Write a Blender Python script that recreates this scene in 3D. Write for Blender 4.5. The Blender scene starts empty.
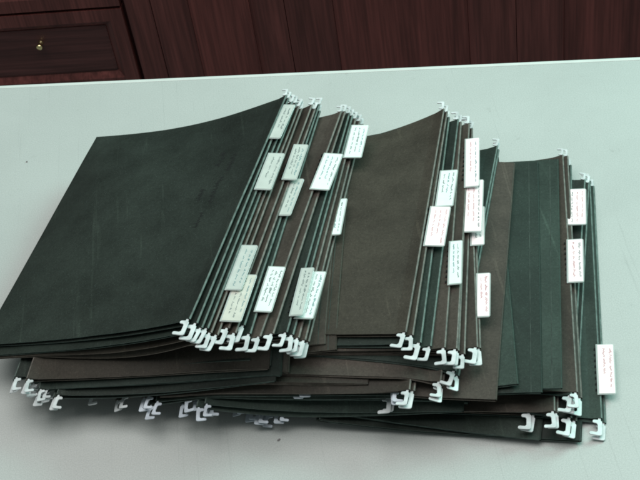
import bpy, bmesh, math, random
import numpy as np
from mathutils import Vector, Matrix

random.seed(11)
MM = .001
scene = bpy.context.scene
col = scene.collection

# =============================================================== helpers
def link(name, mesh, mat=None, parent=None):
    o = bpy.data.objects.new(name, mesh); col.objects.link(o)
    if mat is not None:
        for m in (mat if isinstance(mat, (list, tuple)) else [mat]): mesh.materials.append(m)
    if parent is not None: o.parent = parent
    return o

def tag(o, label=None, cat=None, group=None, kind=None):
    if label: o['label'] = label
    if cat: o['category'] = cat
    if group: o['group'] = group
    if kind: o['kind'] = kind
    return o

def mesh_from(verts, faces, smooth=False, mats=None):
    me = bpy.data.meshes.new('mesh')
    me.from_pydata([tuple(v) for v in verts], [], faces)
    if mats is not None:
        me.polygons.foreach_set('material_index', mats)
    if smooth: me.polygons.foreach_set('use_smooth', [True]*len(me.polygons))
    me.update()
    return me

def extrude_outline(pts, z0, z1, frame):
    """closed outline pts (a,b) extruded z0..z1, frame maps (a,b,c)->world"""
    n = len(pts)
    v = [frame(a, b, z0) for a, b in pts] + [frame(a, b, z1) for a, b in pts]
    f = [tuple(range(n - 1, -1, -1)), tuple(range(n, 2*n))]
    f += [(i, (i + 1) % n, n + (i + 1) % n, n + i) for i in range(n)]
    return v, f

def fix_normals(me, bevel=0, seg=2):
    bm = bmesh.new(); bm.from_mesh(me)
    bmesh.ops.recalc_face_normals(bm, faces=bm.faces)
    if bevel:
        bmesh.ops.bevel(bm, geom=[e for e in bm.edges if e.calc_face_angle(0) > .6], offset=bevel, segments=seg, affect='EDGES', profile=.6)
    bm.to_mesh(me); bm.free(); me.update()
    return me

# =============================================================== materials
def new_mat(name):
    m = bpy.data.materials.new(name); m.use_nodes = True
    nt = m.node_tree; b = nt.nodes['Principled BSDF']
    return m, nt, b

def N(nt, typ, **kw):
    n = nt.nodes.new(typ)
    for k, v in kw.items():
        if k.startswith('i_'): n.inputs[k[2:].replace('_', ' ')].default_value = v
        else: setattr(n, k, v)
    return n

def ramp(nt, stops, fac):
    r = nt.nodes.new('ShaderNodeValToRGB'); e = r.color_ramp.elements
    while len(e) < len(stops): e.new(.5)
    for k, (p, c) in zip(e, stops): k.position = p; k.color = (*c, 1)
    nt.links.new(fac, r.inputs[0]); return r.outputs[0]

def mixc(nt, a, b, fac, mode='MIX'):
    m = nt.nodes.new('ShaderNodeMix'); m.data_type = 'RGBA'; m.blend_type = mode
    for sock, val in ((m.inputs[6], a), (m.inputs[7], b), (m.inputs[0], fac)):
        if hasattr(val, 'default_value'): nt.links.new(val, sock)
        elif isinstance(val, tuple): sock.default_value = (*val, 1)
        else: sock.default_value = val
    return m.outputs[2]

def card_mat(name, base, light, seed):
    """pressboard / hanging folder card: fibres, handling scuffs, slight sheen"""
    m, nt, b = new_mat(name)
    tc = N(nt, 'ShaderNodeNewGeometry')
    mp = N(nt, 'ShaderNodeMapping'); mp.inputs['Location'].default_value = (seed*.37, seed*.11, 0)
    nt.links.new(tc.outputs['Position'], mp.inputs[0]); P = mp.outputs[0]
    n1 = N(nt, 'ShaderNodeTexNoise', i_Scale=22.0, i_Detail=5.0, i_Roughness=.6); nt.links.new(P, n1.inputs[0])
    n2 = N(nt, 'ShaderNodeTexNoise', i_Scale=420.0, i_Detail=3.0, i_Roughness=.7); nt.links.new(P, n2.inputs[0])
    n3 = N(nt, 'ShaderNodeTexNoise', i_Scale=1300.0, i_Detail=1.0); nt.links.new(P, n3.inputs[0])
    dark = tuple(c*.72 for c in base)
    c1 = ramp(nt, [(.3, dark), (.7, tuple(c*1.22 for c in base))], n1.outputs[0])
    c2 = mixc(nt, c1, ramp(nt, [(.32, (.8, .8, .8)), (.68, (1.16, 1.16, 1.16))], n2.outputs[0]), 1.0, 'MULTIPLY')
    fib = ramp(nt, [(.66, (0, 0, 0)), (.74, (1, 1, 1))], n3.outputs[0])
    c3 = mixc(nt, c2, light, .0)
    mm = nt.nodes.new('ShaderNodeMath'); mm.operation = 'MULTIPLY'; mm.inputs[1].default_value = .35
    nt.links.new(fib, mm.inputs[0])
    c3 = mixc(nt, c2, light, mm.outputs[0])
    ms = N(nt, 'ShaderNodeMapping'); ms.inputs['Rotation'].default_value = (0, 0, .5 + seed); ms.inputs['Scale'].default_value = (160, 7, 20)
    nt.links.new(P, ms.inputs[0])
    n4 = N(nt, 'ShaderNodeTexNoise', i_Scale=1.0, i_Detail=3.0, i_Distortion=.4); nt.links.new(ms.outputs[0], n4.inputs[0])
    c3 = mixc(nt, c3, ramp(nt, [(.64, (1, 1, 1)), (.70, (1.35, 1.35, 1.33))], n4.outputs[0]), 1.0, 'MULTIPLY')
    n5 = N(nt, 'ShaderNodeTexNoise', i_Scale=7.0, i_Detail=3.0); nt.links.new(P, n5.inputs[0])
    c3 = mixc(nt, c3, ramp(nt, [(.35, (.86, .86, .86)), (.65, (1.15, 1.15, 1.15))], n5.outputs[0]), 1.0, 'MULTIPLY')
    nt.links.new(c3, b.inputs['Base Color'])
    rr = ramp(nt, [(.3, (.52,)*3), (.75, (.74,)*3)], n1.outputs[0]); nt.links.new(rr, b.inputs['Roughness'])
    b.inputs['Specular IOR Level'].default_value = .16
    bp = N(nt, 'ShaderNodeBump', i_Strength=.18, i_Distance=.0003)
    nt.links.new(n2.outputs[0], bp.inputs['Height']); nt.links.new(bp.outputs[0], b.inputs['Normal'])
    return m

def plain(name, c, rough=.5, spec=.5, metal=0, noise=0, nscale=60):
    m, nt, b = new_mat(name)
    b.inputs['Roughness'].default_value = rough; b.inputs['Specular IOR Level'].default_value = spec
    b.inputs['Metallic'].default_value = metal
    if noise:
        tc = N(nt, 'ShaderNodeNewGeometry'); n = N(nt, 'ShaderNodeTexNoise', i_Scale=float(nscale), i_Detail=4.0)
        nt.links.new(tc.outputs['Position'], n.inputs[0])
        lo = tuple(x*(1 - noise) for x in c); hi = tuple(min(1, x*(1 + noise)) for x in c)
        nt.links.new(ramp(nt, [(.3, lo), (.7, hi)], n.outputs[0]), b.inputs['Base Color'])
    else: b.inputs['Base Color'].default_value = (*c, 1)
    return m

GREEN = [card_mat('green card', g, (.10, .13, .12), i) for i, g in enumerate([(.0178, .0238, .0200), (.0210, .0300, .0248), (.0190, .0280, .0235), (.0270, .0400, .0335)])]
BROWN = [card_mat('brown card', g, (.15, .13, .11), i + 9) for i, g in enumerate([(.0390, .0345, .0270), (.0540, .0460, .0385), (.0360, .0315, .0255), (.0470, .0395, .0325)])]
EDGE_G = plain('green card edge', (.085, .115, .105), .75, .3, noise=.35, nscale=180)
EDGE_B = plain('brown card edge', (.150, .125, .108), .75, .3, noise=.35, nscale=180)
HEM_G = [plain('worn green hem', (.042, .060, .054), .5, .4, noise=.3, nscale=220), plain('dark green hem', (.033, .047, .041), .52, .4, noise=.3, nscale=220)]
WORN_LIT_G = plain('rubbed highlit green rod edge', (.074, .098, .088), .5, .4, noise=.45, nscale=160)  # rubbed card, with the highlight along the rod painted in as lighter colour
WORN_LIT_B = plain('rubbed highlit brown rod edge', (.108, .096, .085), .5, .4, noise=.45, nscale=160)  # brown counterpart: wear plus painted rod highlight
HEM_B = [plain('worn brown hem', (.078, .066, .057), .5, .4, noise=.3, nscale=220), plain('dark brown hem', (.060, .051, .045), .52, .4, noise=.3, nscale=220)]
HOOK = plain('coated steel hook', (.52, .55, .56), .38, .5, noise=.22, nscale=90)
HOOK_SHADE = plain('shade tinted steel hook', (.52, .57, .63), .38, .5, noise=.2, nscale=90)  # hook steel with the bluish shade under the overhang put into its colour
PLAST = plain('clear plastic tab', (.62, .68, .66), .16, .6)
PLAST.node_tree.nodes['Principled BSDF'].inputs['Alpha'].default_value = .5
PAPER = {'grey': plain('shaded paper insert', (.46, .50, .47), .6, .3, noise=.06, nscale=120),  # white paper, its weaker lighting at left painted in as grey
         'tan': plain('buff paper insert', (.53, .54, .48), .6, .3, noise=.06, nscale=120),
         'white': plain('white paper insert', (.70, .78, .76), .6, .3, noise=.04, nscale=120),
         'pink': plain('overexposed paper insert', (.88, .76, .78), .6, .3, noise=.03, nscale=120)}  # white paper, the blown-out pinkish glare painted into its colour
INK = {'k': plain('dark ink', (.15, .19, .19), .6, .2), 'r': plain('red ink', (.52, .26, .28), .6, .2), 'b': plain('blue green ink', (.12, .25, .27), .6, .2)}
SCORE = plain('score line', (.033, .045, .039), .7, .2, noise=.6, nscale=70)
SLOT = plain('slot shadow', (.008, .01, .01), .8, .1)
SCUFF = plain('pencil scuff', (.010, .013, .012), .35, .5)

# table laminate
def laminate():
    m, nt, b = new_mat('pale laminate')
    g = N(nt, 'ShaderNodeNewGeometry')
    n1 = N(nt, 'ShaderNodeTexNoise', i_Scale=900.0, i_Detail=2.0); nt.links.new(g.outputs['Position'], n1.inputs[0])
    n2 = N(nt, 'ShaderNodeTexNoise', i_Scale=5.0, i_Detail=4.0); nt.links.new(g.outputs['Position'], n2.inputs[0])
    n3 = N(nt, 'ShaderNodeTexNoise', i_Scale=55.0, i_Detail=6.0, i_Roughness=.7); nt.links.new(g.outputs['Position'], n3.inputs[0])
    c = ramp(nt, [(.3, (.358, .380, .369)), (.7, (.450, .472, .460))], n1.outputs[0])
    c = mixc(nt, c, ramp(nt, [(.3, (.93, .93, .93)), (.7, (1.04, 1.04, 1.04))], n2.outputs[0]), 1.0, 'MULTIPLY')
    c = mixc(nt, c, ramp(nt, [(.24, (.80, .80, .79)), (.36, (1, 1, 1))], n3.outputs[0]), 1.0, 'MULTIPLY')
    for rot, sc in ((.4, (300, 5, 1)), (-.9, (420, 4, 1))):
        ms = N(nt, 'ShaderNodeMapping'); ms.inputs['Rotation'].default_value = (0, 0, rot); ms.inputs['Scale'].default_value = sc
        nt.links.new(g.outputs['Position'], ms.inputs[0])
        n4 = N(nt, 'ShaderNodeTexNoise', i_Scale=1.0, i_Detail=2.0, i_Distortion=.3); nt.links.new(ms.outputs[0], n4.inputs[0])
        c = mixc(nt, c, ramp(nt, [(.68, (1, 1, 1)), (.74, (.93, .93, .93))], n4.outputs[0]), 1.0, 'MULTIPLY')
    nt.links.new(c, b.inputs['Base Color'])
    nt.links.new(ramp(nt, [(.3, (.36,)*3), (.7, (.5,)*3)], n3.outputs[0]), b.inputs['Roughness'])
    b.inputs['Specular IOR Level'].default_value = .5
    bp = N(nt, 'ShaderNodeBump', i_Strength=.12, i_Distance=.0003)
    nt.links.new(n1.outputs[0], bp.inputs['Height']); nt.links.new(bp.outputs[0], b.inputs['Normal'])
    return m

def wood(name, base, vertical=True, seed=0.):
    m, nt, b = new_mat(name)
    tc = N(nt, 'ShaderNodeTexCoord'); mp = N(nt, 'ShaderNodeMapping')
    mp.inputs['Location'].default_value = (seed, seed*.7, seed*1.3)
    mp.inputs['Scale'].default_value = (42, 42, 2.2) if vertical else (2.2, 42, 42)
    nt.links.new(tc.outputs['Object'], mp.inputs[0])
    n1 = N(nt, 'ShaderNodeTexNoise', i_Scale=1.0, i_Detail=6.0, i_Roughness=.65, i_Distortion=.6); nt.links.new(mp.outputs[0], n1.inputs[0])
    mp2 = N(nt, 'ShaderNodeMapping'); mp2.inputs['Scale'].default_value = (260, 260, 9) if vertical else (9, 260, 260)
    nt.links.new(tc.outputs['Object'], mp2.inputs[0])
    n2 = N(nt, 'ShaderNodeTexNoise', i_Scale=1.0, i_Detail=3.0); nt.links.new(mp2.outputs[0], n2.inputs[0])
    c = ramp(nt, [(.28, tuple(x*.6 for x in base)), (.5, base), (.74, tuple(x*1.45 for x in base))], n1.outputs[0])
    c = mixc(nt, c, ramp(nt, [(.35, (.75, .74, .74)), (.65, (1.15, 1.15, 1.15))], n2.outputs[0]), 1.0, 'MULTIPLY')
    nt.links.new(c, b.inputs['Base Color'])
    b.inputs['Roughness'].default_value = .38; b.inputs['Specular IOR Level'].default_value = .28
    bp = N(nt, 'ShaderNodeBump', i_Strength=.15, i_Distance=.0005)
    nt.links.new(n2.outputs[0], bp.inputs['Height']); nt.links.new(bp.outputs[0], b.inputs['Normal'])
    return m

# =============================================================== the table
TDIR = math.radians(-11.6)            # direction of the table's far edge
tx = Vector((math.cos(TDIR), math.sin(TDIR), 0)); ty = Vector((-math.sin(TDIR), math.cos(TDIR), 0))
far = Vector((.0328, 1.2555, 0))      # a point of the far edge
table = bpy.data.objects.new('table', None); col.objects.link(table); table.location = (0, 0, 0)
tag(table, 'pale grey green laminate table under the fanned pile of folders', 'table')
def slab(pts2, z0, z1, bev, mat, name):
    v, f = extrude_outline(pts2, z0, z1, lambda a, b, c: tuple(far + tx*a + ty*b + Vector((0, 0, c))))
    me = fix_normals(mesh_from(v, f), bev, 3)
    return link(name, me, mat, table)
slab([(-1.05, -1.15), (1.05, -1.15), (1.05, -.004), (-1.05, -.004)], -.028, 0, .0015, laminate(), 'tabletop')
slab([(-1.05, -.0045), (1.05, -.0045), (1.05, .0008), (-1.05, .0008)], -.030, .0003, .0009, plain('highlit edge band', (.56, .59, .57), .35, .5, noise=.04), 'edge_band')  # rim colour kept paler to paint in the highlight along the far edge

# =============================================================== the cabinet behind
CY = math.radians(-10)
cs = Vector((math.cos(CY), math.sin(CY), 0)); cn = Vector((math.sin(CY), -math.cos(CY), 0))   # along, towards camera
cb = Vector((0.0099, 1.6080, 0))
cabM = Matrix(((cs.x, -cn.x, 0, cb.x), (cs.y, -cn.y, 0, cb.y), (0, 0, 1, 0), (0, 0, 0, 1)))
cabinet = bpy.data.objects.new('cabinet', None); col.objects.link(cabinet); cabinet.matrix_world = cabM
tag(cabinet, 'dark reddish wood cabinet with drawers and panelled doors behind the table', 'cabinet')
W_V = wood('cherry wood upright grain', (.098, .0300, .0270), True)
W_V2 = wood('cherry wood panel', (.112, .0320, .0285), True, 3.1)
W_H = wood('cherry wood level grain', (.066, .0235, .0225), False, 1.7)
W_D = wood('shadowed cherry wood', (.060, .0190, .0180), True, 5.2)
def cbox(name, x0, x1, z0, z1, front, back, mat, parent, bev=.002):
    """box on the cabinet: front/back are distances in front of the carcass face"""
    pts = [(x0, z0), (x1, z0), (x1, z1), (x0, z1)]
    v, f = extrude_outline(pts, 0, 1, lambda a, b, c: (a, -(back + (front - back)*c), b))
    me = fix_normals(mesh_from(v, f), bev, 2)
    return link(name, me, mat, parent)
def cframe(name, x0, x1, z0, z1, w, front, back, mat, parent, inner_drop=.006, slope=.012):
    """rectangular frame with a sloping inner moulding, one mesh"""
    r = [(x0, x1, z0, z1, front), (x0 + w, x1 - w, z0 + w, z1 - w, front), (x0 + w + slope, x1 - w - slope, z0 + w + slope, z1 - w - slope, front - inner_drop)]
    v = []
    for a, b, c, d, y in r: v += [(a, -y, c), (b, -y, c), (b, -y, d), (a, -y, d)]
    v += [(x0, -back, z0), (x1, -back, z0), (x1, -back, z1), (x0, -back, z1)]
    f = []
    for k in range(2):
        for i in range(4):
            j = (i + 1) % 4; f.append((k*4 + i, k*4 + j, (k + 1)*4 + j, (k + 1)*4 + i))
    for i in range(4):
        j = (i + 1) % 4; f.append((12 + i, 12 + j, j, i))
    me = fix_normals(mesh_from(v, f), 0)
    return link(name, me, mat, parent)
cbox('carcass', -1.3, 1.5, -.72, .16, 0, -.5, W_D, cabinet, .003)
cbox('stile', -.2265, -.1885, -.70, .14, .016, -.002, W_V, cabinet, .004)
# drawer bank
def drawer(z0, z1, x0=-.80, x1=-.232):
    d = cframe('drawer', x0, x1, z0, z1, .020, .018, .001, W_V, cabinet, .008, .012)
    cbox('drawer_panel', x0 + .029, x1 - .029, z0 + .029, z1 - .029, .0135, .002, W_H, d, .005)
    # knob: a small turned brass knob on the panel
    prof = [(r*.75, h*.75) for r, h in [(0, 0), (.0055, 0), (.0055, .0012), (.0035, .004), (.0032, .008), (.006, .011), (.0068, .014), (.005, .0175), (0, .0185)]]
    n = 16; v = []; f = []
    kx, kz = (-.364, (z0 + z1)/2 + .018)
    for r, h in prof:
        for i in range(n):
            t = 2*math.pi*i/n; v.append((kx + r*math.cos(t), -.0135 - h, kz + r*math.sin(t)))
    for a in range(len(prof) - 1):
        for i in range(n): f.append((a*n + i, a*n + (i + 1) % n, (a + 1)*n + (i + 1) % n, (a + 1)*n + i))
    link('knob', mesh_from(v, f, True), KNOB, d)
KNOB = plain('worn brass', (.80, .66, .36), .22, .5, 1.0)
for k, (z0, z1) in enumerate([(-.264, -.122), (-.117, .025), (-.411, -.269), (-.558, -.416)]): drawer(z0, z1)
# panelled doors
def door(x0, x1, w, z0=-.69, z1=.135, mat=W_V, mp=W_V2):
    d = cframe('door', x0, x1, z0, z1, w, .018, .001, mat, cabinet, .009, .010)
    cbox('door_panel', x0 + w + .0092, x1 - w - .0092, z0 + w + .0092, z1 - w - .0092, .0105, .003, mp, d, .006)
door(-.1875, -.0006, .040)
door(.0004, .3198, .056, mat=W_V)
door(.3208, .640, .056, mat=W_V)
door(.643, .960, .056)

# =============================================================== the pile of folders
# ---------------------------------------------------------------- stacking
# The pile is laid sheet by sheet on a height field (millimetres), every sheet
# sagging over the ones below it.
X0, X1, Y0, Y1, GS = -400.0, 460.0, 700.0, 1440.0, 4.0
NX, NY = int((X1 - X0) / GS) + 1, int((Y1 - Y0) / GS) + 1
NU, NV = 31, 25

def sample(H, x, y):
    fx = np.clip((x - X0) / GS, 0, NX - 1.001); fy = np.clip((y - Y0) / GS, 0, NY - 1.001)
    i = fx.astype(int); j = fy.astype(int); a = fx - i; b = fy - j
    return (H[i, j]*(1-a)*(1-b) + H[i+1, j]*a*(1-b) + H[i, j+1]*(1-a)*b + H[i+1, j+1]*a*b)

def pad(z):
    z = np.vstack([2*z[:1] - z[1:2], z, 2*z[-1:] - z[-2:-1]])
    return np.hstack([2*z[:, :1] - z[:, 1:2], z, 2*z[:, -1:] - z[:, -2:-1]])

def blur(z):
    p = pad(z)
    r = .25*p[:-2] + .5*p[1:-1] + .25*p[2:]
    return .25*r[:, :-2] + .5*r[:, 1:-1] + .25*r[:, 2:]

def patch(rf, rb, ff, fb):
    u = np.linspace(0, 1, NU)[:, None, None]; v = np.linspace(0, 1, NV)[None, :, None]
    return ((1-u)*(1-v)*rf + u*(1-v)*rb + (1-u)*v*ff + u*v*fb)

def linefit(row):
    n = len(row); t = np.linspace(-1, 1, n)
    return row.mean() + t*(t @ row)/(t @ t)

def settle(H, P, clear, lift, its=90, grav=.012):
    lo = np.maximum(sample(H, P[..., 0], P[..., 1]) + clear, lift)
    # widen the support a little so thin bumps are felt
    z = lo.copy()
    z[:] = np.maximum(z, blur(z))
    for k in range(its):
        b = blur(z) - grav
        b[:, 0] = .5*b[:, 0] + .5*linefit(b[:, 0])
        z = np.maximum(lo, b)
    for k in range(3):
        z = .5*z + .5*blur(z)
    z[:, 0] = .6*linefit(z[:, 0]) + .4*z[:, 0]
    return z

def splat(H, P, z, th, rim):
    # raise the height field under the sheet; the hem (v near 0) is thicker
    K = 4
    uu = np.linspace(0, NU - 1, (NU - 1)*K + 1); vv = np.linspace(0, NV - 1, (NV - 1)*K + 1)
    def up(A):
        i = np.minimum(uu.astype(int), NU - 2); a = (uu - i)[:, None]
        B = A[i]*(1 - a) + A[i + 1]*a
        j = np.minimum(vv.astype(int), NV - 2); c = (vv - j)[None, :]
        return B[:, j]*(1 - c) + B[:, j + 1]*c
    xs, ys, zs = up(P[..., 0]), up(P[..., 1]), up(z)
    t = np.full(zs.shape, th); t[:, :4] = rim
    i = np.clip(((xs - X0)/GS + .5).astype(int), 0, NX - 1); j = np.clip(((ys - Y0)/GS + .5).astype(int), 0, NY - 1)
    np.maximum.at(H, (i.ravel(), j.ravel()), (zs + t).ravel())

def lay(H, fo, par):
    """fo: dict rf rb (top rod) lf lb (lower rod) ff fb (fold) as 2-vectors. returns patches and heights"""
    Pl = patch(fo['lf'], fo['lb'], fo['ff'], fo['fb'])
    lift = patch(*[np.array([k]) for k in fo['lift']])[..., 0]
    zl = settle(H, Pl, .6, lift - 1.5, grav=par['grav'])
    splat(H, Pl, zl, par['th'], par['rim'])
    Pt = patch(fo['rf'], fo['rb'], fo['ff'], fo['fb'])
    zt = settle(H, Pt, .5, lift, grav=par['grav'])
    splat(H, Pt, zt, par['th'], par['rim'])
    return Pl, zl, Pt, zt


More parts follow.
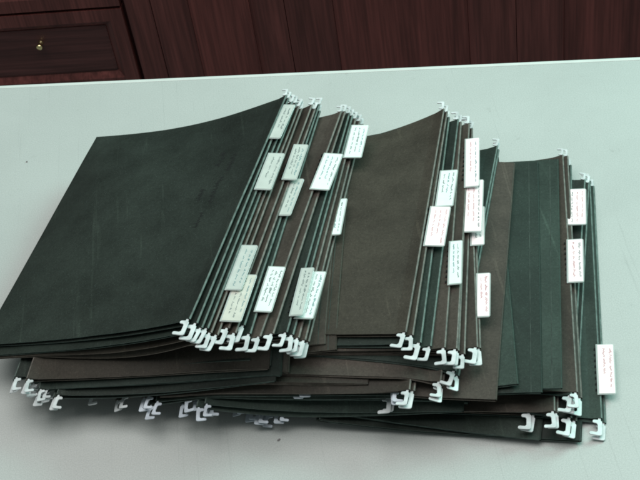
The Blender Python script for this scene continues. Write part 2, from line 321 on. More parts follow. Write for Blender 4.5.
FOLDERS = [
    # key, hue, rod side, top rod front/back, lower rod front/back, fold front/back, free-end lift (mm)
    ('Lh2', 'g', 'L', (-73.1, 772.7), (9.1, 1059.1), (-76.4, 774.9), (4.7, 1061.6), (144.2, 710.4), (226.3, 996.8), (0.0, 0.0, 0.0, 0.0)),
    ('Lh3', 'n', 'L', (-85.6, 783.3), (-6.0, 1070.4), (-91.0, 784.5), (-12.9, 1072.1), (132.2, 722.9), (211.8, 1010.0), (0.0, 0.0, 0.0, 0.0)),
    ('Lh4', 'g', 'L', (-96.9, 789.5), (-19.8, 1077.4), (-101.7, 791.8), (-25.9, 1080.0), (121.4, 731.0), (198.5, 1018.9), (0.0, 0.0, 0.0, 0.0)),
    ('Lh11', 'n', 'L', (-77.3, 771.4), (4.8, 1057.8), (-81.4, 772.6), (0.3, 1059.2), (139.9, 709.1), (222.1, 995.5), (0.0, 0.0, 0.0, 0.0)),
    ('B1', 'g', 'L', (-26.9, 747.3), (55.2, 1033.8), (-29.5, 749.1), (53.0, 1035.4), (190.3, 685.0), (272.5, 971.5), (3.0, 3.0, 5.0, 3.0)),
    ('Lh1', 'g', 'L', (-57.4, 765.2), (39.6, 1046.9), (-64.2, 768.1), (32.0, 1050.2), (156.3, 691.6), (253.3, 973.4), (0.0, 0.0, 0.0, 0.0)),
    ('F22', 'g', 'R', (213.7, 703.7), (279.8, 994.2), (216.3, 701.0), (283.2, 991.4), (-6.7, 753.8), (59.4, 1044.4), (0.0, 0.0, 0.0, 0.0)),
    ('B3', 'n', 'R', (154.0, 715.4), (226.1, 1004.6), (157.7, 713.7), (230.6, 1002.7), (-65.3, 770.1), (6.8, 1059.2), (0.0, 0.0, 0.0, 0.0)),
    ('F21', 'g', 'R', (187.0, 704.4), (273.4, 989.6), (191.1, 703.0), (277.2, 988.3), (-29.3, 770.0), (57.1, 1055.2), (0.0, 0.0, 0.0, 0.0)),
    ('B4', 'n', 'R', (173.6, 709.2), (240.7, 999.6), (176.6, 709.4), (245.5, 999.3), (-46.6, 760.0), (20.5, 1050.4), (0.0, 0.0, 0.0, 0.0)),
    ('F20', 'g', 'R', (191.5, 721.5), (261.1, 1011.2), (193.4, 721.7), (264.6, 1011.1), (-28.3, 774.2), (41.3, 1064.0), (0.0, 0.0, 0.0, 0.0)),
    ('F19', 'n', 'R', (197.1, 723.2), (257.0, 1015.1), (200.8, 723.0), (261.9, 1014.7), (-24.3, 768.6), (35.6, 1060.6), (0.0, 0.0, 0.0, 0.0)),
    ('Rx', 'n', 'R', (38.0, 746.3), (115.1, 1034.2), (41.0, 746.4), (117.2, 1034.5), (-180.3, 804.8), (-103.2, 1092.7), (0.0, 0.0, 22.0, 18.0)),
    ('Lh5', 'g', 'L', (-118.1, 778.6), (-53.7, 1069.5), (-123.4, 780.4), (-57.6, 1071.1), (102.5, 729.7), (167.0, 1020.6), (8.0, 8.0, 26.0, 24.0)),
    ('Lh6', 'n', 'L', (-128.3, 786.3), (-63.8, 1077.2), (-135.5, 787.6), (-69.8, 1078.3), (92.4, 737.4), (156.9, 1028.3), (8.0, 8.0, 26.0, 24.0)),
    ('Lh10', 'g', 'L', (-124.5, 770.6), (-60.0, 1061.6), (-132.5, 770.8), (-66.5, 1061.4), (96.1, 721.7), (160.6, 1012.6), (8.0, 8.0, 26.0, 24.0)),
    ('F18', 'g', 'L', (-38.1, 770.5), (30.2, 1060.6), (-41.8, 771.3), (26.0, 1061.5), (181.9, 718.8), (250.2, 1008.9), (0.0, 0.0, 38.0, 30.0)),
    ('Lh7', 'g', 'L', (-142.7, 784.0), (-75.7, 1074.3), (-147.8, 784.3), (-80.0, 1074.4), (77.5, 733.1), (144.5, 1023.5), (15.0, 15.0, 30.0, 30.0)),
    ('F18b', 'g', 'L', (-56.5, 766.1), (8.8, 1056.9), (-60.0, 767.2), (4.4, 1058.1), (164.1, 716.6), (229.3, 1007.4), (0.0, 0.0, 40.0, 33.0)),
    ('F17', 'g', 'L', (41.8, 742.2), (87.6, 1036.6), (38.7, 741.4), (85.0, 1035.8), (145.5, 726.0), (191.4, 1020.5), (0.0, 0.0, 45.0, 38.0)),
    ('F16', 'n', 'L', (-93.5, 775.8), (-13.3, 1062.8), (-95.6, 777.5), (-14.5, 1064.2), (124.2, 715.0), (204.4, 1002.0), (0.0, 0.0, 42.0, 42.0)),
    ('Lh8', 'g', 'L', (-169.2, 788.4), (-97.1, 1077.6), (-176.4, 789.0), (-102.7, 1077.7), (50.1, 733.8), (122.2, 1022.9), (18.0, 18.0, 44.0, 40.0)),
    ('Lh12', 'n', 'L', (-176.2, 795.3), (-104.1, 1084.5), (-182.3, 798.7), (-111.5, 1088.2), (43.1, 740.6), (115.2, 1029.8), (18.0, 18.0, 44.0, 40.0)),
    ('Rz', 'n', 'R', (53.0, 730.3), (130.1, 1018.1), (57.0, 731.2), (133.7, 1019.1), (-165.3, 788.8), (-88.2, 1076.6), (0.0, 0.0, 26.0, 22.0)),
    ('Lh9', 'n', 'L', (-199.8, 804.8), (-122.7, 1092.7), (-207.7, 805.1), (-129.5, 1092.7), (18.5, 746.4), (95.6, 1034.2), (20.0, 20.0, 54.0, 50.0)),
    ('F15b', 'n', 'R', (80.5, 734.2), (162.7, 1020.6), (81.9, 732.5), (165.6, 1018.5), (-136.7, 796.5), (-54.6, 1082.9), (0.0, 0.0, 34.0, 26.0)),
    ('F15', 'g', 'R', (95.3, 742.8), (192.3, 1024.6), (97.5, 740.5), (193.2, 1022.7), (-118.4, 816.4), (-21.3, 1098.2), (0.0, 0.0, 38.0, 28.0)),
    ('F14', 'n', 'R', (118.3, 760.4), (169.9, 1053.8), (120.9, 761.3), (172.5, 1054.8), (-104.3, 799.5), (-52.7, 1093.0), (0.0, 0.0, 40.0, 30.0)),
    ('F13c', 'n', 'R', (100.9, 754.4), (167.2, 1045.0), (105.4, 752.2), (170.8, 1043.0), (-119.4, 804.7), (-53.1, 1095.2), (0.0, 0.0, 38.0, 30.0)),
    ('F13', 'n', 'R', (89.5, 755.9), (160.2, 1045.4), (99.4, 754.4), (168.2, 1044.4), (-130.1, 809.5), (-59.3, 1099.0), (0.0, 0.0, 38.0, 30.0)),
    ('F12', 'g', 'R', (69.7, 761.8), (149.1, 1049.0), (77.8, 758.6), (157.5, 1045.7), (-148.2, 822.1), (-68.7, 1109.3), (0.0, 0.0, 36.0, 30.0)),
    ('F11', 'n', 'R', (58.9, 771.4), (145.4, 1056.6), (64.3, 769.1), (148.2, 1055.1), (-157.3, 837.0), (-70.9, 1122.2), (0.0, 0.0, 36.0, 30.0)),
    ('F10', 'n', 'L', (-225.2, 820.3), (-168.9, 1112.9), (-229.0, 819.2), (-171.9, 1111.7), (-3.2, 777.6), (53.0, 1070.2), (22.0, 22.0, 0.0, 0.0)),
    ('F9', 'n', 'L', (-233.7, 827.3), (-176.3, 1119.7), (-236.9, 828.3), (-180.0, 1120.8), (-12.0, 783.8), (45.4, 1076.2), (26.0, 26.0, 0.0, 0.0)),
    ('L1', 'g', 'L', (-269.6, 833.2), (-187.4, 1119.7), (-273.2, 834.4), (-190.5, 1120.6), (-52.3, 770.9), (29.8, 1057.4), (20.0, 20.0, 60.0, 56.0)),
    ('L2', 'g', 'L', (-281.1, 843.2), (-196.4, 1128.9), (-283.5, 843.9), (-200.1, 1130.0), (-64.4, 779.0), (20.3, 1064.8), (24.0, 24.0, 62.0, 58.0)),
    ('Lh13', 'g', 'L', (-257.7, 808.2), (-190.7, 1098.5), (-262.0, 809.3), (-195.0, 1099.7), (-59.9, 762.5), (7.1, 1052.9), (20.0, 20.0, 60.0, 56.0)),
    ('L3', 'n', 'L', (-267.2, 822.2), (-197.7, 1112.0), (-271.2, 821.2), (-202.0, 1111.1), (-47.5, 769.5), (22.1, 1059.2), (30.0, 30.0, 60.0, 56.0)),
    ('L4', 'g', 'L', (-274.1, 817.8), (-204.5, 1107.5), (-276.3, 819.3), (-207.9, 1109.3), (-54.4, 765.0), (15.2, 1054.8), (27.0, 27.0, 63.0, 59.0)),
    ('L5', 'g', 'L', (-281.3, 827.8), (-209.2, 1116.9), (-283.3, 829.9), (-211.6, 1119.2), (-62.0, 773.1), (10.1, 1062.2), (32.0, 32.0, 64.0, 60.0)),
    ('L7', 'g', 'L', (-297.0, 837.1), (-222.4, 1125.6), (-299.5, 837.1), (-225.4, 1125.8), (-78.2, 780.5), (-3.6, 1069.0), (35.0, 35.0, 66.0, 62.0)),
    ('L6', 'n', 'L', (-283.2, 825.1), (-211.1, 1114.2), (-285.2, 825.8), (-214.7, 1115.3), (-63.9, 770.4), (8.2, 1059.6), (35.0, 35.0, 65.0, 61.0)),
    ('F8b', 'n', 'R', (-29.5, 778.9), (58.4, 1063.6), (-25.0, 778.5), (62.7, 1063.4), (-245.4, 845.5), (-157.5, 1130.3), (0.0, 0.0, 27.0, 27.0)),
    ('F8', 'n', 'R', (-32.7, 776.6), (55.9, 1061.1), (-27.6, 776.0), (59.7, 1060.9), (-248.5, 843.7), (-159.9, 1128.3), (0.0, 0.0, 29.0, 29.0)),
    ('F7', 'g', 'R', (-41.9, 779.9), (50.6, 1063.2), (-37.1, 778.4), (53.2, 1062.4), (-256.7, 850.1), (-164.3, 1133.4), (0.0, 0.0, 31.0, 31.0)),
    ('F6', 'n', 'R', (-64.9, 778.2), (42.2, 1056.3), (-53.6, 780.0), (46.4, 1060.7), (-275.8, 859.4), (-168.7, 1137.5), (0.0, 0.0, 33.0, 33.0)),
    ('F5', 'g', 'R', (-77.0, 791.4), (22.2, 1072.4), (-73.0, 782.5), (21.7, 1065.1), (-290.1, 866.6), (-191.0, 1147.6), (0.0, 0.0, 35.0, 35.0)),
    ('F4', 'n', 'R', (-90.2, 787.3), (14.6, 1066.2), (-85.0, 782.0), (17.0, 1062.0), (-301.8, 866.7), (-197.0, 1145.7), (0.0, 0.0, 37.0, 37.0)),
    ('F3', 'n', 'R', (-105.3, 782.9), (1.6, 1061.1), (-100.1, 780.7), (3.8, 1060.0), (-316.2, 863.9), (-209.4, 1142.1), (0.0, 0.0, 39.0, 39.0)),
    ('F2', 'g', 'R', (-112.2, 786.1), (-4.7, 1064.0), (-107.5, 786.3), (-0.8, 1064.5), (-323.0, 867.7), (-215.4, 1145.6), (0.0, 0.0, 40.5, 40.5)),
    ('F1', 'g', 'R', (-121.6, 794.5), (-8.9, 1070.4), (-115.9, 790.6), (-7.3, 1068.1), (-330.8, 880.0), (-218.1, 1155.9), (0.0, 0.0, 42.0, 42.0)),
]

LABELS = {'F1': 'dark green folder on top of the pile, its whole smooth cover showing at left',
 'F2': 'green folder directly under the top cover, grey tab high up on its rod',
 'F3': 'brown folder with a grey tab overlapping a tan tab near the front hooks',
 'F4': 'brown folder with the second grey tab from the back, over the half hidden tab',
 'F5': 'green folder with a half hidden grey tab and a bright white tab lower down',
 'F6': 'dark brown folder with one white tab, leading the second cluster of hooks',
 'F7': 'green folder with a grey tab overlapping a white tab, low in the second cluster',
 'F8': 'brown folder with a white tab at the back, overhanging the big brown cover',
 'F8b': 'brown folder with one narrow white tab at mid height, rightmost of the second cluster',
 'F9': 'brown folder, upper of the two folded edges lying on the big brown cover',
 'F10': 'brown folder, lower of the two folded edges lying on the big brown cover',
 'F11': 'brown folder with the large plain cover in the middle of the pile',
 'F12': 'green folder just right of the big brown cover, white tab in its upper half',
 'F13': 'brown folder with a low white tab and a long bright tab near its back',
 'F13c': 'brown folder with a single bright pinkish tab between two others, right of centre',
 'F14': 'brown folder with two pinkish tabs, rightmost hook of the middle front cluster',
 'F15': 'green folder slanting across the wide brown cover, lone hook at its back corner',
 'F15b': 'brown folder with hooks below the middle cluster, under the slanting green one',
 'F16': 'brown folder with a plain hookless right edge, lying over the lined green cover',
 'F17': 'green folder corner poking out from under the plain brown right edge',
 'F18': 'green folder with faint score lines, broad cover in the right part of the pile',
 'F18b': 'green folder with a narrower cover stepped on top of the lined green one',
 'F19': 'brown folder strip along the right edge of the lined green cover, with pinkish tab',
 'F20': 'green folder behind the right brown strip, pinkish tab near its back end',
 'F21': 'green folder, second from the right, its back corner beside the upper right tab',
 'F22': 'green folder farthest right, pale pinkish tab sticking out over the bare table',
 'B1': 'dark green folder flat on the table, lowest sheet at the front right corner',
 'B3': 'brown folder low at the right front, pair of hooks left of the corner hooks',
 'B4': 'brown folder low at the right front, hooks just left of the corner stack of hooks',
 'Rx': 'brown folder low in front of the middle cluster, single hook apart from the others',
 'Rz': 'brown folder whose front right corner ends under the middle cluster of hooks',
 'Lh1': 'dark green folder on the table, rightmost of the dim hooks under the front overhang',
 'Lh2': 'dark green folder, hook in the right bunch of dim hooks under the front overhang',
 'Lh3': 'dark brown folder, low hook in the right bunch of dim hooks under the overhang',
 'Lh4': 'dark green folder, leftmost hook in the right bunch of dim hooks under the overhang',
 'Lh5': 'dark green folder, right hook of the middle bunch under the front overhang',
 'Lh6': 'dark brown folder, centre hook of the middle bunch under the front overhang',
 'Lh7': 'dark green folder, left hook of the middle bunch under the front overhang',
 'Lh8': 'dark green folder, dim hook just right of the bright pair under the overhang',
 'Lh9': 'brown folder, bright hook pair under the front edge, left of the dim bunches',
 'Lh10': 'dark green folder, lowest hook of the middle bunch under the front overhang',
 'Lh11': 'dark brown folder, hook nearest the camera in the right bunch under the overhang',
 'Lh12': 'dark brown folder, dim hook between the bright hook pair and the middle bunch',
 'Lh13': 'dark green folder, rightmost and lowest of the far left hooks',
 'L1': 'dark green folder in the left bundle, its square end under the gap between hook clusters',
 'L2': 'dark green folder in the left bundle, its square end under the first hook cluster',
 'L3': 'brown folder in the left bundle, its hook in the middle of the far left hooks',
 'L4': 'dark green folder, fourth hook from the left corner, just below the third',
 'L5': 'dark green folder, third hook from the left at the far left corner',
 'L6': 'brown folder topping the left bundle, second hook from the left corner',
 'L7': 'dark green folder, leftmost hook of the whole pile, above the bare table'}
TABS = {'F1': [('A', 'l', 261.1, 11.0, 25.5, 'grey')],
 'F2': [('B', 't', 195.1, 15.2, 25.6, 'grey')],
 'F4': [('C', 't', 211.2, 13.2, 25.5, 'grey')],
 'F5': [('D', 't', 159.7, 11.0, 25.5, 'grey'), ('G', 'l', 51.5, 15.0, 27.7, 'white')],
 'F3': [('E', 't', 75.4, 14.2, 27.7, 'grey'), ('F', 'l', 41.7, 18.0, 27.9, 'tan')],
 'F6': [('H', 't', 208.4, 18.0, 26.0, 'white')],
 'F8': [('I', 't', 260.8, 17.0, 25.5, 'white')],
 'F8b': [('J', 't', 153.6, 11.0, 25.5, 'white')],
 'F7': [('K', 't', 46.5, 11.0, 29.5, 'grey'), ('L', 'l', 46.2, 16.1, 29.1, 'white')],
 'F12': [('M', 't', 191.4, 15.9, 25.5, 'white')],
 'F11': [('N', 'l', 132.4, 18.0, 26.4, 'pink')],
 'F13': [('O', 't', 99.4, 11.2, 27.8, 'white'), ('P', 'l', 236.8, 13.2, 36.0, 'pink')],
 'F13c': [('Q', 't', 178.6, 18.0, 36.0, 'pink')],
 'F14': [('R', 't', 148.3, 11.6, 26.2, 'pink'), ('S', 'l', 61.5, 11.5, 27.1, 'pink')],
 'F20': [('T', 't', 231.7, 18.0, 25.5, 'pink')],
 'F19': [('U', 't', 152.1, 14.0, 27.6, 'pink')],
 'F22': [('V', 't', 53.3, 14.4, 28.8, 'pink')]}

SCORED = {'F18': (7,), 'F18b': (8,), 'F9': (5,), 'F10': (6,)}
PAR = dict(th=.5, rim=2.4, grav=.004)
TH = .55                    # thickness of the card in mm
PICK = {'L6': 2, 'Rz': 2, 'Lh9': 2, 'F1': 0, 'F16': 1, 'F13': 1, 'F14': 3, 'F13c': 3, 'F11': 0, 'F19': 3, 'F18': 3, 'F22': 3}
BRIGHT = {'F10', 'L2', 'Lh9', 'L5', 'L3', 'L4', 'L6', 'Lh13', 'F9', 'L7', 'L1'}
GROUP = 'hanging file folders fanned out in the pile'

def nrm(a): return a/np.linalg.norm(a)

def panel_mesh(P, z, rng, edge_wave=.5):
    """card sheet with real thickness, slot 0 faces, slot 1 cut edges"""
    nu, nv = z.shape
    t = np.full(z.shape, TH)
    top = np.dstack([P, z + t]); bot = np.dstack([P, z])
    # a little unevenness along the front and back cut edges
    for (i, k) in ((0, 1), (nu - 1, -1)):
        w = np.cumsum(rng.normal(0, .16, nv)); w = (w - w.mean())*edge_wave
        d = P[-1] - P[0]; d = d/np.linalg.norm(d, axis=1)[:, None]
        top[i, :, :2] += d*w[:, None]; bot[i, :, :2] += d*w[:, None]
    V = np.concatenate([top.reshape(-1, 3), bot.reshape(-1, 3)])*MM
    F = []; M = []; n = nu*nv
    for i in range(nu - 1):
        for j in range(nv - 1):
            a, b, c, d = i*nv + j, (i + 1)*nv + j, (i + 1)*nv + j + 1, i*nv + j + 1
            F.append((a, b, c, d)); M.append(0); F.append((n + d, n + c, n + b, n + a)); M.append(0)
    ring = [(i, 0) for i in range(nu)] + [(nu - 1, j) for j in range(1, nv)] + [(i, nv - 1) for i in range(nu - 2, -1, -1)] + [(0, j) for j in range(nv - 2, 0, -1)]
    idx = [i*nv + j for i, j in ring]
    for k in range(len(idx)):
        a, b = idx[k], idx[(k + 1) % len(idx)]
        F.append((a, n + a, n + b, b)); M.append(1)
    me = mesh_from(V, F, False, M)
    bm = bmesh.new(); bm.from_mesh(me); bmesh.ops.recalc_face_normals(bm, faces=bm.faces); bm.to_mesh(me); bm.free()
    me.polygons.foreach_set('use_smooth', [m.material_index == 0 for m in me.polygons]); me.update()
    # sharp rim so the flat faces keep their shading
    me.edges.foreach_set('use_edge_sharp', [False]*len(me.edges))
    bm = bmesh.new(); bm.from_mesh(me)
    for e in bm.edges:
        if e.calc_face_angle(0) > .7: e.smooth = False
    bm.to_mesh(me); bm.free()
    return me

PROFILE = [(9.5, .60), (7.0, .95), (3.4, 1.65), (1.2, 2.25), (.1, 2.45), (-.8, 2.2), (-1.35, 1.3), (-1.0, .4), (.1, -.08), (4.0, -.06), (9.5, -.04)]

def hem_mesh(P, z):
    """folded-over top edge wrapped round the steel rod"""
    nu = z.shape[0]; v = []; f = []; m = len(PROFILE)
    for i in range(nu):
        d = nrm(P[i, -1] - P[i, 0])
        sl = (z[i, 1] - z[i, 0])/np.linalg.norm(P[i, 1] - P[i, 0])
        for b, h in PROFILE:
            p = P[i, 0] + d*b; v.append((p[0]*MM, p[1]*MM, (z[i, 0] + h + sl*max(b, 0))*MM))
    for i in range(nu - 1):
        for k in range(m):
            f.append((i*m + k, (i + 1)*m + k, (i + 1)*m + (k + 1) % m, i*m + (k + 1) % m))
    f.append(tuple(range(m - 1, -1, -1))); f.append(tuple(range((nu - 1)*m, nu*m)))
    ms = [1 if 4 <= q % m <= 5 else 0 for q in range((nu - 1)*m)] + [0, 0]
    me = mesh_from(v, f, False, ms); fix_normals(me)
    me.polygons.foreach_set('use_smooth', [len(p.vertices) == 4 for p in me.polygons])
    bm = bmesh.new(); bm.from_mesh(me)
    for e in bm.edges:
        if e.calc_face_angle(0) > .9: e.smooth = False
    bm.to_mesh(me); bm.free()
    return me

HOOK_OUT = [(-.3, .2), (2.0, .2), (2.8, -.8), (14.9, -.8), (15.9, .1), (16.1, 1.8), (16.0, 8.2), (15.2, 9.0), (13.5, 8.7), (13.0, 7.6), (13.1, 3.7), (12.0, 2.6), (6.0, 2.6), (4.9, 3.5), (4.7, 5.6), (4.0, 6.5), (2.4, 6.2), (1.8, 5.2), (1.5, 2.4), (-.3, 2.0)]
def hook_mesh(P, z, end, jit, yaw, size):
    i = 0 if end == 0 else -1; i2 = 6 if end == 0 else -7
    p0 = P[i, 0]; d2 = p0 - P[i2, 0]; L = np.linalg.norm(d2); d2 = d2/L
    sl = (z[i, 0] - z[i2, 0])/L
    v2 = nrm(P[i, -1] - P[i, 0]); sv = (z[i, 2] - z[i, 0])/np.linalg.norm(P[i, 2] - P[i, 0])
    sv = max(-.12, min(.3, sv)) + jit
    def fr(a, b, c):
        a, b = (a*math.cos(yaw) - b*math.sin(yaw))*size, (a*math.sin(yaw) + b*math.cos(yaw))*size
        p = p0 + d2*a + v2*b
        return (p[0]*MM, p[1]*MM, max(.3*MM + c*MM, (z[i, 0] + .35 + c + sl*a + sv*b)*MM))
    v, f = extrude_outline(HOOK_OUT, 0, 1.05, fr)
    return fix_normals(mesh_from(v, f), .00022, 1)

def scribble(rng, u0, u1, h):
    """one handwritten word as a thin wavy ribbon, in tab coordinates"""
    pts = []; n = max(4, int((u1 - u0)/.75))
    for k in range(n + 1):
        pts.append((u0 + (u1 - u0)*k/n, (rng.uniform(.2, 1) if k % 2 else rng.uniform(-.35, .15))*h))
    return pts

def ribbon(pts, w, frame, c):
    v = []; f = []
    for k in range(len(pts) - 1):
        (a, b), (a2, b2) = pts[k], pts[k + 1]
        L = math.hypot(a2 - a, b2 - b) or 1; nx, ny = -(b2 - b)/L*w/2, (a2 - a)/L*w/2
        s = len(v); v += [frame(a - nx, b - ny, c), frame(a2 - nx, b2 - ny, c), frame(a2 + nx, b2 + ny, c), frame(a + nx, b + ny, c)]
        f.append((s, s + 1, s + 2, s + 3))
    return v, f

def make_tab(root, P, z, uc, out, colour, seed, hl):
    """plastic tab clipped over the hem: plate + paper insert + handwriting"""
    rng = random.Random(seed)
    W_ = 298.; nu = z.shape[0]; t = uc/W_*(nu - 1); i = int(t); a = t - i
    p0 = P[i, 0]*(1 - a) + P[min(i + 1, nu - 1), 0]*a; z0 = z[i, 0]*(1 - a) + z[min(i + 1, nu - 1), 0]*a
    d = nrm(P[-1, 0] - P[0, 0]); sl = (z[-1, 0] - z[0, 0])/W_
    o2 = nrm(P[i, 0] - P[i, -1])
    tilt = math.radians(rng.uniform(2, 9)); ct, st = math.cos(tilt), math.sin(tilt); yaw = math.radians(rng.uniform(-2.5, 2.5))
    def fr(u, b, c):
        u, b = u*math.cos(yaw) - b*math.sin(yaw), u*math.sin(yaw) + b*math.cos(yaw)
        bx = -2 + b*ct - c*st; h = 2.75 + b*st + c*ct
        p = p0 + d*u + o2*bx
        return (p[0]*MM, p[1]*MM, (z0 + sl*u + h)*MM)
    w = out + 2
    bow = rng.uniform(.2, 1.0)
    # plate with gently rounded outer corners, bowed like real plastic
    outl = [(-hl, 0), (hl, 0), (hl, w - 1.6), (hl - 1.0, w - .3), (hl - 2.2, w), (-hl + 2.2, w), (-hl + 1.0, w - .3), (-hl, w - 1.6)]
    v, f = extrude_outline(outl, 0, .7, fr)
    tab = link('tab', fix_normals(mesh_from(v, f), .00018, 1), PLAST, root)
    ins = [(-hl + 1.2, 1.6), (hl - 1.2, 1.6), (hl - 1.2, w - 1.0), (-hl + 1.2, w - 1.0)]
    v, f = extrude_outline(ins, .72, .86, fr)
    lab = link('paper_insert', fix_normals(mesh_from(v, f)), PAPER[colour], tab)
    # handwriting in two or three lines running along the tab
    lines = rng.choice((2, 3)) if w > 14 else 2
    size = rng.uniform(.75, 1.25); lean = rng.uniform(-.03, .03)
    inks = {'k': ([], []), 'r': ([], []), 'b': ([], [])}
    for k in range(lines):
        b0 = w - 4.4 - k*(w - 5.2)/lines
        u = -hl + 4 + rng.uniform(0, 3); end = hl - 4 - rng.uniform(0, 20 if k else 6)
        ink = 'k'
        if colour == 'pink': ink = rng.choice('rrkb')
        elif rng.random() < .25: ink = 'b'
        while u < end:
            L = rng.uniform(2.2, 9.5)*size
            if u + L > hl - 3: break
            hh = rng.uniform(1.3, 2.1)*size
            vv, ff = ribbon([(-x if True else x, b0 + y + lean*x) for x, y in scribble(rng, u, u + L, hh)], rng.uniform(.35, .62), fr, .90)
            V, F = inks[ink]; s = len(V); V += vv; F += [tuple(q + s for q in g) for g in ff]
            u += L + rng.uniform(1.2, 2.6)
    for k, (V, F) in inks.items():
        if V: link('handwriting', mesh_from(V, F), INK[k], lab)
    # the row of slots in the hem beside the tab
    V = []; F = []
    def fs(u, b, c):
        p = p0 + d*u + o2*b; return (p[0]*MM, p[1]*MM, (z0 + sl*u + c)*MM)
    k = -24.
    while k < 25:
        pts = [(k, -3.5), (k + 2.4, -3.5), (k + 2.4, -2.2), (k, -2.2)]
        vv, ff = extrude_outline(pts, 1.5, 2.62, fs); s = len(V); V += vv; F += [tuple(q + s for q in g) for g in ff]
        k += 6.6
    link('slot_row', fix_normals(mesh_from(V, F)), SLOT, root)
    return tab

Hf = np.zeros((NX, NY))
rngn = np.random.default_rng(5)
for k, (name, hue, orient, rf, rb, lf, lb, ff, fb, lift) in enumerate(FOLDERS):
    fo = dict(rf=np.array(rf), rb=np.array(rb), lf=np.array(lf), lb=np.array(lb), ff=np.array(ff), fb=np.array(fb), lift=np.array(lift, float))
    Pl, zl, Pt, zt = lay(Hf, fo, PAR)
    if name in ('F1', 'F11', 'F16', 'F18'):
        w = rngn.normal(0, 1, zt.shape)
        for _ in range(14): w = blur(w)
        zt = zt + np.clip((w/np.abs(w).max() + .4)*.9, 0, 1.3)
    root = bpy.data.objects.new('hanging_folder', None); col.objects.link(root)
    root.location = (0, 0, 0)
    tag(root, LABELS[name], 'file folder', GROUP)
    pal, edge, hem = (GREEN, EDGE_G, HEM_G) if hue == 'g' else (BROWN, EDGE_B, HEM_B)
    card = pal[PICK.get(name, k % 4)]
    hm = hem[0] if rngn.random() < .6 else hem[1]
    # origin of the folder at the middle of its foot print
    c = Vector((float(Pt[..., 0].mean()), float(Pt[..., 1].mean()), 0))*MM
    kids = []
    fp = link('front_panel', panel_mesh(Pt, zt, rngn), [card, edge], root); kids.append(fp)
    bp = link('back_panel', panel_mesh(Pl, zl, rngn), [card, edge], root); kids.append(bp)
    for (P, z) in ((Pt, zt), (Pl, zl)):
        kids.append(link('rod_hem', hem_mesh(P, z), [card, WORN_LIT_G if hue == 'g' else WORN_LIT_B], root))
        for e in (() if name in ('B1', 'F16', 'F18b') else (0, 1)):
            hk = HOOK_SHADE if orient == 'L' and name not in BRIGHT else HOOK
            kids.append(link('hook', hook_mesh(P, z, e, rngn.uniform(-.08, .14), rngn.uniform(-.13, .13), (rngn.uniform(.84, 1.02) if orient == 'L' else rngn.uniform(.98, 1.2)) if e == 0 else rngn.uniform(.62, .82)), hk, root))
    # rounded fold joining the two panels
    nu = zt.shape[0]; v = []; f = []; m = 5
    for i in range(nu):
        d = nrm(Pt[i, -1] - Pt[i, 0]); a = zt[i, -1] + TH; b = zl[i, -1]
        for q in range(m):
            th = math.pi*q/(m - 1); p = Pt[i, -1] + d*(.1 + 1.4*math.sin(th))
            v.append((p[0]*MM, p[1]*MM, ((a + b)/2 + (a - b)/2*math.cos(th))*MM))
    for i in range(nu - 1):
        for q in range(m - 1): f.append((i*m + q, (i + 1)*m + q, (i + 1)*m + q + 1, i*m + q + 1))
    kids.append(link('fold', fix_normals(mesh_from(v, f, True)), card, root))
    if name in SCORED:
        V = []; F = []
        for b in SCORED[name]:
            for i in range(nu - 1):
                q = []
                for ii in (i, i + 1):
                    d = nrm(Pt[ii, 0] - Pt[ii, -1]); ln = np.linalg.norm(Pt[ii, 0] - Pt[ii, -1])
                    for bb in (b, b + .7):
                        jf = (1 - bb/ln)*(NV - 1); j = int(jf); a = jf - j
                        p = Pt[ii, j]*(1 - a) + Pt[ii, j + 1]*a; h = zt[ii, j]*(1 - a) + zt[ii, j + 1]*a
                        q.append((p[0]*MM, p[1]*MM, (h + TH + .10)*MM))
                s = len(V); V += q; F.append((s, s + 1, s + 3, s + 2))
        kids.append(link('score_lines', fix_normals(mesh_from(V, F)), SCORE, fp))
    for (tn, pan, uc, out, hl, colour) in TABS.get(name, []):
        make_tab(root, Pt if pan == 't' else Pl, zt if pan == 't' else zl, uc, out, colour, sum(map(ord, tn))*7 + 1, hl)
    if name == 'F1':
        # faint pencil scribbles on the top cover
        rs = random.Random(4); V = []; F = []
        def cover(u, b, c):
            s, t = u/298*(NU - 1), b/229*(NV - 1); i, j = int(s), int(t); a, e = s - i, t - j
            g = lambda A: A[i, j]*(1-a)*(1-e) + A[i+1, j]*a*(1-e) + A[i, j+1]*(1-a)*e + A[i+1, j+1]*a*e
            p = g(Pt); return (p[0]*MM, p[1]*MM, (g(zt) + TH + .12)*MM)
        for (u0, b0, L) in ((150, 34, 38), (196, 30, 26), (120, 38, 20), (205, 44, 22), (158, 48, 16)):
            w = [(u0 + x, b0 + y) for x, y in scribble(rs, 0, L, 6)]
            vv, ff = ribbon(w, .5, cover, 0); s = len(V); V += vv; F += [tuple(q + s for q in g) for g in ff]
        kids.append(link('pencil_scribble', mesh_from(V, F), SCUFF, fp))
    # move the empty to the folder's place, keeping its parts where they lie
    root.location = c
    for o in root.children: o.matrix_parent_inverse = Matrix.Translation(-c)

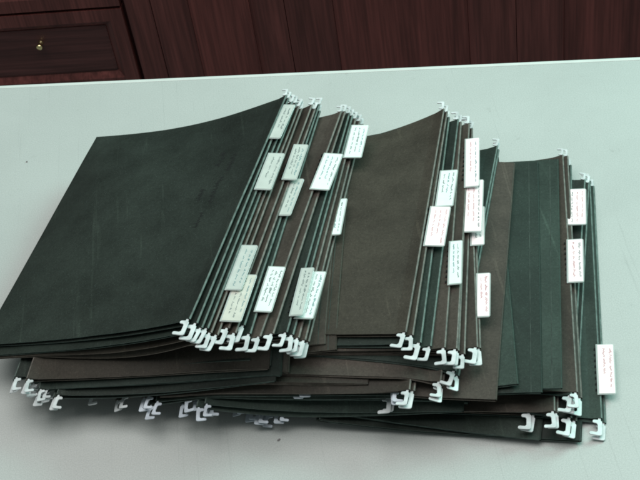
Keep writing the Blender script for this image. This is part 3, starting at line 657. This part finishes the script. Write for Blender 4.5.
# crumbs of dirt on the table
def crumb(x, y, r, label):
    rc = random.Random(int(x*1e4)); v = []; f = []
    for lv, (h, s) in enumerate([(.0002, .8), (.0006, 1.), (.0011, .6)]):
        for i in range(8):
            t_ = 2*math.pi*i/8; q = r*s*rc.uniform(.7, 1.25); v.append((q*math.cos(t_)*1.5, q*math.sin(t_), h))
    for lv in range(2):
        for i in range(8): f.append((lv*8 + i, lv*8 + (i + 1) % 8, lv*8 + 8 + (i + 1) % 8, lv*8 + 8 + i))
    f.append(tuple(range(7, -1, -1))); f.append(tuple(range(16, 24)))
    o = link('crumb', fix_normals(mesh_from(v, f)), plain('dark dirt', (.2, .19, .19), .8, .2)); o.location = (x, y, 0); o.rotation_euler.z = rc.uniform(0, 3)
    tag(o, label, 'crumb')
crumb(-0.0663, 0.7445, .0012, 'dark speck of dirt on the bare table in front of the pile')
crumb(-0.3082, 1.1853, .0008, 'dark speck of dirt on the table left of the top green cover')

# =============================================================== light
world = bpy.data.worlds.new('World'); scene.world = world; world.use_nodes = True
bg = world.node_tree.nodes['Background']; bg.inputs[0].default_value = (.86, 1.0, .97, 1); bg.inputs[1].default_value = .21
def area(name, loc, target, size, power, colour):
    l = bpy.data.lights.new(name, 'AREA'); l.shape = 'RECTANGLE'; l.size, l.size_y = size; l.energy = power; l.color = colour
    o = bpy.data.objects.new(name, l); col.objects.link(o); o.location = loc
    o.rotation_euler = (Vector(target) - Vector(loc)).to_track_quat('-Z', 'Y').to_euler(); return o
area('window_light', (2.1, 2.1, 1.7), (.2, 1.1, 0), (1.4, 1.2), 74, (.52, 1.0, .88))
area('ceiling_light', (.0, 1.05, 2.2), (0, 1.05, 0), (2.4, 1.6), 52, (1.0, .985, .955))

# =============================================================== camera
cam = bpy.data.cameras.new('camera'); co = bpy.data.objects.new('camera', cam); col.objects.link(co)
p, r = math.radians(44.9), math.radians(9.8)
fwd = Vector((0, math.cos(p), -math.sin(p))); rt0 = Vector((1, 0, 0)); up0 = rt0.cross(fwd)
rt = rt0*math.cos(r) - up0*math.sin(r); up = rt0*math.sin(r) + up0*math.cos(r)
co.matrix_world = Matrix(((rt.x, up.x, -fwd.x, 0), (rt.y, up.y, -fwd.y, 0), (rt.z, up.z, -fwd.z, .981), (0, 0, 0, 1)))
cam.sensor_width = 36; cam.lens = 36*1369.4/640; cam.clip_start = .05; cam.clip_end = 100
scene.camera = co
scene.view_settings.view_transform = 'Standard'; scene.view_settings.look = 'None'; scene.view_settings.exposure = 0
scene.render.engine = 'CYCLES'
scene.cycles.pixel_filter_type = 'BLACKMAN_HARRIS'; scene.cycles.filter_width = 2.0
